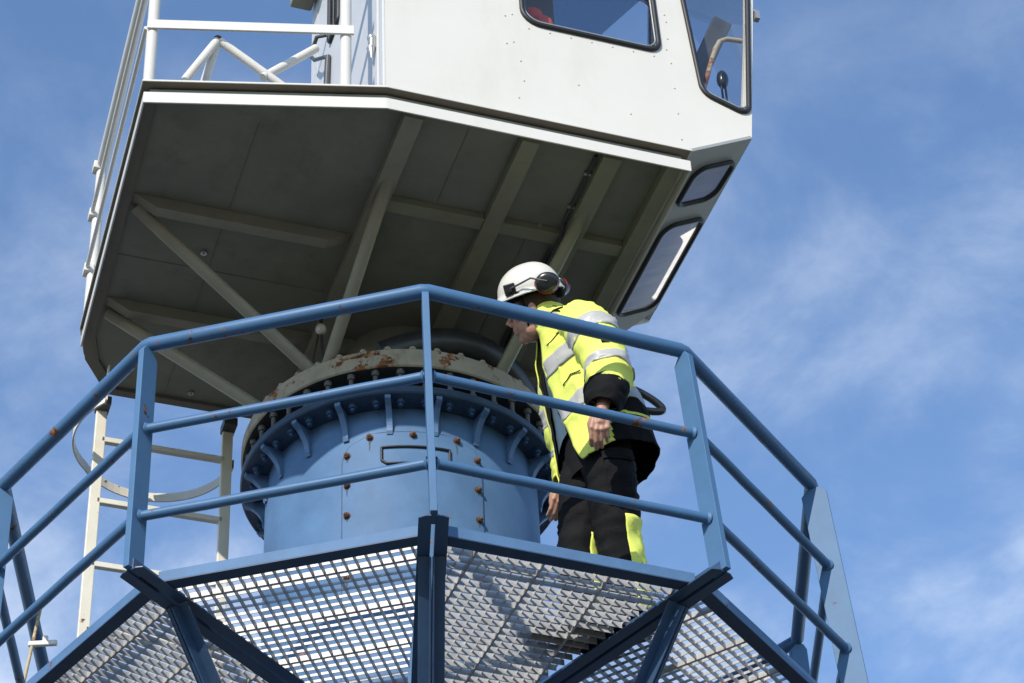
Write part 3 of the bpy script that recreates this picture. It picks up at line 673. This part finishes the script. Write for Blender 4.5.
# ------------------------------------------------------------------ person
person = thing('person', 'worker in yellow hi-vis jacket and white helmet leaning to look at the tower flange', 'person', (0, 0, .04))
person.location = (0, 0, 0)
F = V((-.90, -.43, 0)).normalized(); Lh = V((-F.y, F.x, 0))
def catmull(pts, t):
    n = len(pts) - 1; x = max(0, min(n - 1e-6, t * n)); i = int(x); f = x - i
    p = [pts[max(0, min(n, i + d))] for d in (-1, 0, 1, 2)]
    def c(a, b, cc, d): return .5 * (2 * b + (cc - a) * f + (2 * a - 5 * b + 4 * cc - d) * f * f + (3 * b - a - 3 * cc + d) * f ** 3)
    if isinstance(p[0], (int, float)): return c(*p)
    return V([c(*[q[k] for q in p]) for k in range(len(p[0]))])
def fold(p, amp, sc_=9, seed=0, stretch=(1, 1, .55)):
    q = V((p.x * stretch[0], p.y * stretch[1], p.z * stretch[2])) * sc_ + V((seed, seed * 1.7, 0))
    a = noise.noise(q); r = 1 - abs(noise.noise(q * 1.6 + V((5, 1, 2)))) * 2
    return amp * (a * .8 + .7 * max(0, r) ** 3 - .2)
# torso shell description, from collar to hem: centre, half width, half depth
TC = [V((.635, -1.065, 1.605)), V((.66, -1.06, 1.555)), V((.71, -1.045, 1.52)), V((.745, -1.03, 1.46)), V((.765, -1.01, 1.34)), V((.79, -.99, 1.15)), V((.815, -.968, .97)), V((.83, -.955, .80))]
TA = [.080, .090, .155, .222, .232, .222, .232, .242]
TB = [.080, .090, .115, .135, .150, .152, .162, .172]
def torso_pt(u, v, off=0, folds=1, seed=0):
    c = catmull(TC, v); a = catmull(TA, v) + off; b = catmull(TB, v) + off
    cu, su = cos(u), sin(u); e = .82
    x = math.copysign(abs(cu) ** e, cu); y = math.copysign(abs(su) ** e, su)
    p = c + F * (b * x) + Lh * (a * y)
    lean = max(0, v - .55) / .45
    p.z += lean * (.085 * (.5 - .5 * cu) - .045 * (.5 + .5 * cu))
    p.z -= lean * .09 * max(0, cu) * max(0, -su)
    if cu < 0: p -= F * (.045 * lean ** 1.5 * (-cu))
    nrm = (F * x / max(b, .05) + Lh * y / max(a, .05)).normalized()
    if folds: p += nrm * fold(p, .013 * folds, 8, seed)
    return p
def jacket_patch(u0, u1, v0, v1, off=0, nu=64, nv=70, seed=0):
    m = MB(); rows = []
    for i in range(nv + 1):
        v = v0 + (v1 - v0) * i / nv; rows.append([])
        for j in range(nu + 1):
            ua = u0(v) if callable(u0) else u0; ub = u1(v) if callable(u1) else u1
            rows[-1].append(torso_pt(ua + (ub - ua) * j / nu, v, off))
    m.grid(rows, closed=False); return m
gapL = lambda v: -.18 + .62 * max(0, (v - .42) / .58) ** 2.3
gapR = lambda v: -.50 - .55 * max(0, v - .1)
VB = .80                                     # the black lower part of the jacket starts here at side and back
jl = jacket_patch(lambda v: gapL(v), lambda v: 2 * pi + gapR(v), 0, 1.0, nu=110, nv=110)
# colour by face: black lower back and side, yellow elsewhere
jk = jl.build('jacket', [YEL, BLACK, YEL2], person, solid=.006, recalc=False)
nu, nv = 110, 110
for i, p in enumerate(jk.data.polygons):
    r, c = divmod(i, nu); v = (r + .5) / nv; u = gapL(v) + (2 * pi + gapR(v) - gapL(v)) * (c + .5) / nu
    if u > 1.25 and u < 5.2 and v > VB + .02 * sin(u * 2): p.material_index = 1
    elif u > 5.4 and v > .55: p.material_index = 2
    elif v < .14 and (u < .5 or u > 5.8): p.material_index = 0
def band(u0, u1, v0, v1, mat=REFL, name='reflective_band', off=.0055):
    o = jacket_patch(u0, u1, v0, v1, off, 60, 8).build(name, mat, jk, solid=.002); return o
band(lambda v: gapL(v) + .02, lambda v: 2 * pi + gapR(v) - .1, .575, .635)
band(lambda v: gapL(v) + .02, lambda v: 2 * pi + gapR(v) - .1, .755, .81)
band(.32, .55, .17, .43, REFL); band(2.55, 2.85, .17, .58, REFL)
band(lambda v: .28, lambda v: .80, .405, .43, BLACK, 'pocket_flap', .010); band(.29, .79, .43, .50, YEL, 'chest_pocket', .008)
band(1.25, 2.7, .874, .884, YEL, 'piping', .004)
band(1.05, 2.4, .24, .27, BLACK, 'shoulder_patch', .004) if False else None
def seam(pts, r=.0028, mat=BLACK, name='seam', off=.0075):
    q = []
    for (u0, v0), (u1, v1) in zip(pts, pts[1:]):
        for i in range(10): q.append(torso_pt(u0 + (u1 - u0) * i / 10, v0 + (v1 - v0) * i / 10, off))
    q.append(torso_pt(*pts[-1], off)); m = MB(); m.tube(q, r, 6); return m.build(name, mat, jk)
seam([(.05, .33), (.30, .30), (.62, .275), (.95, .29)], .0035, BLACK, 'pocket_zip'); seam([(.62, .275), (.66, .33), (.60, .40)], .003)
seam([(.05, .52), (.5, .50), (1.0, .52)], .0026); seam([(1.05, .28), (1.12, .5), (1.08, .75), (1.15, .98)], .0022)
seam([(.25, .70), (.5, .685), (.8, .70)], .0028, BLACK, 'pocket_zip')
m = jacket_patch(1.25, 1.75, .115, .215, .010, 14, 10); m.build('shoulder_patch', BLACK, jk, solid=.003)
# collar lining and dark inner collar
m = MB(); rows = []
for i in range(9):
    v = .16 * i / 8; rows.append([torso_pt(gapL(v) + (2 * pi + gapR(v) - gapL(v)) * j / 50, v, -.010, .3) for j in range(51)])
m.grid(rows, closed=False); m.build('collar_lining', BLACK, jk, solid=.004)
# shirt under the open jacket
m = MB(); rows = [[torso_pt(2 * pi * j / 48, .05 + .78 * i / 40, -.022, .6, 3) for j in range(48)] for i in range(41)]
m.grid(rows); m.build('shirt', GREYB, person)
m = MB(); rows = [[torso_pt(-1.2 + .75 * j / 20, .12 + .75 * i / 30, -.012, .6, 9) for j in range(21)] for i in range(31)]
m.grid(rows, closed=False); m.build('inner_jacket', BLACK, person, solid=.004)

def limb(path, radii, u0=0, u1=2 * pi, t0=0, t1=1, nu=40, nt=50, off=0, amp=.010, seed=0, sc_=11, ref=None, flat=1.0):
    """tube of cloth along a smooth path; u measured from the direction ref"""
    ref = ref or F; m = MB(); rows = []; full = abs(u1 - u0 - 2 * pi) < 1e-6
    for i in range(nt + 1):
        t = t0 + (t1 - t0) * i / nt; c = catmull(path, t); d = (catmull(path, min(1, t + .02)) - catmull(path, max(0, t - .02))).normalized()
        x = (ref - d * ref.dot(d)).normalized(); y = d.cross(x); r = catmull(radii, t) + off; row = []
        for j in range(nu if full else nu + 1):
            u = u0 + (u1 - u0) * j / nu; nrm = x * cos(u) + y * sin(u) * flat; p = c + nrm * r
            rp = V((p.x, p.y, p.z)); k = fold(rp, amp, sc_, seed, (.8, .8, 1.5)); row.append(p + nrm * k)
        rows.append(row)
    m.grid(rows, closed=full); return m
SL = [V((.735, -1.145, 1.475)), V((.785, -1.205, 1.405)), V((.83, -1.245, 1.27)), V((.862, -1.27, 1.12)), V((.865, -1.30, 1.02)), V((.845, -1.335, .935))]
SLr = [.080, .102, .100, .094, .088, .082]
sl_ = limb(SL, SLr, seed=4, amp=.014).build('left_sleeve' if False else 'sleeve', YEL, jk, solid=.005)
for t0, t1 in ((.30, .405), (.60, .70)): limb(SL, SLr, 0, 2 * pi, t0, t1, 40, 8, .0045, .014, 4).build('reflective_band', REFL, sl_, solid=.002)
CU = [SL[-1] + V((.008, .012, .03)), V((.845, -1.337, .925)), V((.834, -1.350, .880)), V((.826, -1.358, .835))]
limb(CU, [.083, .085, .076, .058], seed=6, nt=16, amp=.012).build('cuff', BLACK, sl_, solid=.006)
m = limb(SL, SLr, 4.9, 5.25, .47, .53, 8, 6, .006, .014, 4); m.build('badge', BLACK, sl_, solid=.002)
SR = [V((.685, -.865, 1.46)), V((.69, -.80, 1.38)), V((.70, -.75, 1.22)), V((.71, -.715, 1.12)), V((.70, -.69, 1.04)), V((.685, -.685, .98))]
sr_ = limb(SR, [.085, .105, .098, .09, .082, .07], seed=8, amp=.012).build('sleeve', YEL, jk, solid=.005)
for t0, t1 in ((.30, .40), (.60, .69)): limb(SR, [.085, .105, .098, .09, .082, .07], 0, 2 * pi, t0, t1, 40, 8, .0045, .012, 8).build('reflective_band', REFL, sr_, solid=.002)
# trousers
LG = {'l': [V((.825, -1.04, .90)), V((.845, -1.04, .78)), V((.855, -1.02, .60)), V((.86, -.985, .46)), V((.875, -.945, .28)), V((.885, -.925, .10))],
      'r': [V((.765, -.90, .90)), V((.745, -.905, .78)), V((.725, -.91, .60)), V((.71, -.905, .46)), V((.71, -.88, .28)), V((.71, -.865, .10))]}
LR = [.096, .108, .099, .090, .090, .096]
m = MB()
for s in 'lr': 
    q = limb(LG[s], LR, nu=48, nt=60, amp=.014, seed=12 if s == 'l' else 17, sc_=9); m.add(q.v, q.f, True)
    n = len(q.v)
tp = [[V((.81, -.967, .0)) + F * (.125 * cos(2 * pi * j / 48)) + Lh * (.185 * sin(2 * pi * j / 48)) * (1 - .22 * max(0, (.92 - z) / .2)) + V((0, 0, z)) for j in range(48)] for z in (.99, .96, .92, .86, .80, .76)]
m.grid(tp)
tr = m.build('trousers', BLACK, person)
def leg_patch(s, u0, u1, t0, t1, off, mat, name, amp=.014, nu=20, nt=20):
    limb(LG[s], LR, u0, u1, t0, t1, nu, nt, off, amp, 12 if s == 'l' else 17, 9).build(name, mat, tr, solid=.003)
leg_patch('l', 2.6, 4.78, .50, .97, .004, YEL, 'knee_panel'); leg_patch('r', 2.6, 4.7, .54, .97, .004, YEL, 'knee_panel')
leg_patch('l', 4.35, 5.35, .20, .44, .010, BLACK, 'cargo_pocket'); leg_patch('l', 4.3, 5.4, .19, .245, .018, BLACK, 'pocket_flap')
# boots
for s, yaw in (('l', 0), ('r', .15)):
    c = LG[s][-1].copy(); f2 = Matrix.Rotation(yaw, 3, 'Z') @ F; l2 = V((-f2.y, f2.x, 0))
    m = MB(); rows = []
    for i in range(15):
        t = i / 14; z = .052 + .15 * t
        ext = .205 * max(0, 1 - t * 1.9) ** .6 if t < .52 else 0
        rows.append([V((c.x, c.y, z)) + f2 * ((.07 + ext) * cos(a) if cos(a) > 0 else .078 * cos(a)) + l2 * (.052 * sin(a)) for a in [2 * pi * j / 28 for j in range(28)]])
    m.grid(rows); m.add(rows[0], [list(range(28))[::-1]]); bt = m.build('boot', BLACK, person)
    m = MB(); pl = [(c + f2 * ((.285 if cos(a) > 0 else .085) * cos(a)) + l2 * (.056 * sin(a))) for a in [2 * pi * j / 28 for j in range(28)]]
    m.prism([(p.x, p.y) for p in pl], .0405, .062); m.build('sole', RUBBER, bt)
# black lanyard loop at the back
m = MB(); lp = []
for i in range(21):
    t = i / 20; lp.append(V((.95 + .145 * sin(pi * t) ** .8, -.985 + .05 * sin(pi * t), 1.24 - .12 * t - .03 * sin(pi * t))))
m.tube(lp, .017, 8); m.build('lanyard_loop', PLAST, person)

# body: head, neck, hands and limbs as one remeshed skin
HU = V((-.20, -.52, .83)).normalized(); HF = V((-.86, .42, -.25)); HF = (HF - HU * HF.dot(HU)).normalized(); HL = HU.cross(HF).normalized()
HC = V((.575, -1.075, 1.645))
HM = Matrix((HF, HL, HU)).transposed()
def hp_(f, l, u): return HC + HF * f + HL * l + HU * u
HS = 1.10
def hp_(f, l, u): return HC + HF * (f * HS) + HL * (l * HS) + HU * (u * HS - .016)
b = MB()
b.sphere(hp_(-.012, 0, .035), (.098, .076, .098), 24, 16, HM); b.sphere(hp_(.028, 0, -.045), (.070, .060, .075), 20, 14, HM)
b.sphere(hp_(.030, 0, -.088), (.056, .048, .042), 18, 12, HM); b.sphere(hp_(.066, 0, -.106), (.024, .026, .020), 14, 10, HM)
b.sphere(hp_(.085, 0, -.062), (.017, .026, .012), 14, 10, HM); b.sphere(hp_(.084, 0, -.075), (.015, .023, .010), 14, 10, HM)
b.tube([hp_(.080, 0, .012), hp_(.100, 0, -.018), hp_(.114, 0, -.036)], [.010, .012, .015], 12); b.sphere(hp_(.098, .011, -.040), .010, 10, 8); b.sphere(hp_(.098, -.011, -.040), .010, 10, 8)
b.tube([hp_(.078, .052, .022), hp_(.088, 0, .024), hp_(.078, -.052, .022)], .012, 10)
for s in (-1, 1):
    b.sphere(hp_(.052, s * .045, -.022), (.026, .018, .022), 12, 8, HM); b.sphere(hp_(-.012, s * .080, -.012), (.020, .009, .032), 14, 10, HM)
    b.sphere(hp_(.012, s * .040, -.078), (.040, .022, .034), 14, 10, HM)
NB = V((.685, -1.05, 1.49))
b.tube([hp_(-.03, 0, -.01), hp_(-.035, 0, -.07), NB, V((.72, -1.03, 1.42))], [.066, .060, .062, .07], 18)
b.tube([V((.735, -1.03, 1.44)), V((.76, -1.01, 1.32)), V((.79, -.99, 1.12)), V((.805, -.97, .95))], [.085, .10, .10, .11], 20)
for side in (1, -1):
    sh = V((.745, -1.03, 1.43)) + Lh * (.14 * side)
    if side == 1: ch = [sh, SL[2] - V((0, 0, 0)), SL[3], SL[5], V((.826, -1.360, .84)), V((.820, -1.365, .81))]
    else: ch = [sh, SR[2], SR[3], SR[5], V((.668, -.69, .965))]
    b.tube(ch, [.06, .05, .044, .036, .027, .026][:len(ch)], 14)
for s in 'lr': b.tube([V((p.x, p.y, p.z)) for p in LG[s]], [.095, .085, .07, .058, .055, .045], 14)
def hand(w0, d, across, curl, scale=1.0, thumb_side=1):
    """w0 wrist, d hand direction, across from index to little finger, curl towards the palm"""
    d, across, curl = V(d).normalized(), V(across).normalized(), V(curl).normalized()
    k0 = w0 + d * .085 * scale
    for j in range(4):
        off = across * ((j - 1.5) * .0205 * scale)
        kn = k0 + off + d * ((.004, .010, .006, -.006)[j]) * scale; root = w0 + d * .02 + off * .55
        b.tube([root, w0 + d * .05 * scale + off * .85, kn], [.016, .0155, .0125], 10)
        ln = (.043, .048, .044, .034)[j] * scale; a1, a2, a3 = .55 + .06 * j, 1.25 + .05 * j, 1.9
        p = kn
        pts = [kn - d * .01]; 
        pts.append(p); 
        for a, l in ((a1, ln), (a2, ln * .62), (a3, ln * .5)):
            p = p + (d * cos(a) + curl * sin(a)) * l; pts.append(p)
        b.tube(pts, [.0115, .0112, .0098, .0092, .0078], 10); b.sphere(pts[-1], .0078, 8, 6); b.sphere(pts[1] - curl * .003, .0118, 10, 8); b.sphere(pts[2], .0098, 8, 6)
    b.tube([w0 - d * .01, w0 + d * .03, w0 + d * .07], [.024, .028, .022], 12)
    tb = w0 + d * .025 - across * .028 * thumb_side
    b.tube([w0 + d * .012 - across * .012, tb, tb + d * .036 - across * .014 + curl * .012, tb + d * .068 - across * .008 + curl * .026], [.016, .0145, .012, .0095], 10); b.sphere(tb + d * .068 - across * .008 + curl * .026, .0095, 8, 6)
hand(V((.820, -1.365, .815)), (-.16, .02, -1), (.98, .12, -.15), (.05, 1, .05))
hand(V((.668, -.69, .965)), (-.25, .0, -1), (.85, .45, -.2), (-.3, .9, 0), 1.0)
body = b.build('body', SKIN, person)
rm = body.modifiers.new('one_surface', 'REMESH'); rm.mode = 'VOXEL'; rm.voxel_size = .0042; rm.use_smooth_shade = True
sm = body.modifiers.new('soften', 'SMOOTH'); sm.factor = .5; sm.iterations = 2
for s in (-1, 1):
    m = MB(); m.sphere(hp_(.074, s * .033, .002), .0125, 12, 8); m.build('eye', paint('eye_white', (.7, .68, .65), .2, 0, .02), body)
m = MB(); rows = []
for i in range(10):
    a = radians(55 + 60 * i / 9)
    rows.append([hp_(-.012 + .101 * sin(a) * cos(t), .080 * sin(a) * sin(t), .030 + .10 * cos(a)) for t in [radians(62 + 236 * j / 30) for j in range(31)]])
m.grid(rows, closed=False); m.build('hair', HAIR, body, solid=.004)

def hp_(f, l, u): return HC + HF * f + HL * l + HU * u
# helmet
hel_rows = []; NUH = 56
for i in range(23):
    t = i / 22
    a = radians(96) * t
    row = []
    for j in range(NUH):
        ph = 2 * pi * j / NUH; f_, l_ = cos(ph), sin(ph)
        r = sin(a) ** .92
        fx = (.146 if f_ > 0 else .132) * r * f_; ly = .112 * r * l_; uz = .122 * cos(a) if a < pi / 2 else .122 * cos(a) * 1.0
        ridge = .007 * math.exp(-(ly / .026) ** 2) * (1 if t < .9 else 0) * (1 - t ** 6)
        if t > .9:                               # rim lip and front peak
            k = (t - .9) / .1; e = .010 * k + (.034 * k * max(0, f_) ** 1.6)
            fx += e * f_; ly += e * l_; uz -= .010 * k * max(0, f_)
        row.append(hp_(-.010 + fx, ly, .055 + uz + ridge))
    hel_rows.append(row)
m = MB(); m.grid(hel_rows); hel = m.build('helmet', HELM, person, solid=.004)
m = MB(); rim = [p.copy() for p in hel_rows[-1]]; m.tube(rim, .004, 6, closed=True); m.build('rim', HELM, hel)
m = MB(); rb = [hp_(-.012 + .112 * cos(t), .086 * sin(t), .042 - .018 * (.5 - .5 * cos(t))) for t in [2 * pi * j / 40 for j in range(40)]]
rows = [[p + HU * d for p in rb] for d in (-.016, .016)]; m.grid(rows); m.tube([hp_(-.125, -.03, .02), hp_(-.13, 0, .018), hp_(-.125, .03, .02)], .018, 10); m.build('headband', BLACK, hel, solid=.006)
for s in (-1, 1):
    # slot clip on the helmet side, arm and parked ear cup
    cc = hp_(.055, s * .113, .075); m = MB(); m.obox(cc, HF, HL, HU, .05, .014, .05); m.obox(cc - HF * .03 - HU * .025, (HF + HU * .5).normalized(), HL, (HU - HF * .5).normalized(), .06, .012, .016); m.tube([cc + HL * s * .004, cc + HL * s * .016], .014, 10); m.build('slot_clip', PLAST, hel, bevel=.004)
    c0 = hp_(-.108, s * .112, .060)
    m = MB(); rows = []
    axn = (HL * s - HF * .25).normalized(); ex = (HF + axn * .25 * 1).normalized(); ex = (ex - axn * ex.dot(axn)).normalized(); ey = axn.cross(ex)
    for r_, d_ in ((.0, .030), (.55, .0295), (.84, .026), (.96, .017), (1, .004), (1.0, -.010)):
        rows.append([c0 + axn * d_ + ex * (.053 * r_ * cos(t)) + ey * (.043 * r_ * sin(t)) for t in [2 * pi * j / 28 for j in range(28)]])
    m.grid(rows); cup = m.build('ear_cup', PLAST, hel)
    m = MB(); m.tube([c0 - axn * .016 + ex * (.050 * cos(t)) + ey * (.0405 * sin(t)) for t in [2 * pi * j / 28 for j in range(28)]], .0055, 8, closed=True); m.build('red_ring', RED, cup)
    m = MB(); m.tube([c0 - axn * .024 + ex * (.042 * cos(t)) + ey * (.037 * sin(t)) for t in [2 * pi * j / 28 for j in range(28)]], .012, 8, closed=True); m.build('cushion', PLAST, cup)
    m = MB(); m.tube([cc + HL * s * .012, hp_(.0, s * .128, .085), hp_(-.05, s * .145, .092), c0 + axn * .031], .0042, 8); m.build('arm', STEEL_DK, cup)
m = MB(); m.obox(hp_(.0, -.004, .1815), HF, HL, HU, .024, .016, .005); m.build('sticker', RED, hel, bevel=.002)
m = MB(); m.tube([hp_(.02, .088, .03), hp_(.015, .082, -.04), hp_(.03, .055, -.10), hp_(.045, 0, -.125)], .005, 6); m.build('chin_strap', BLACK, hel)
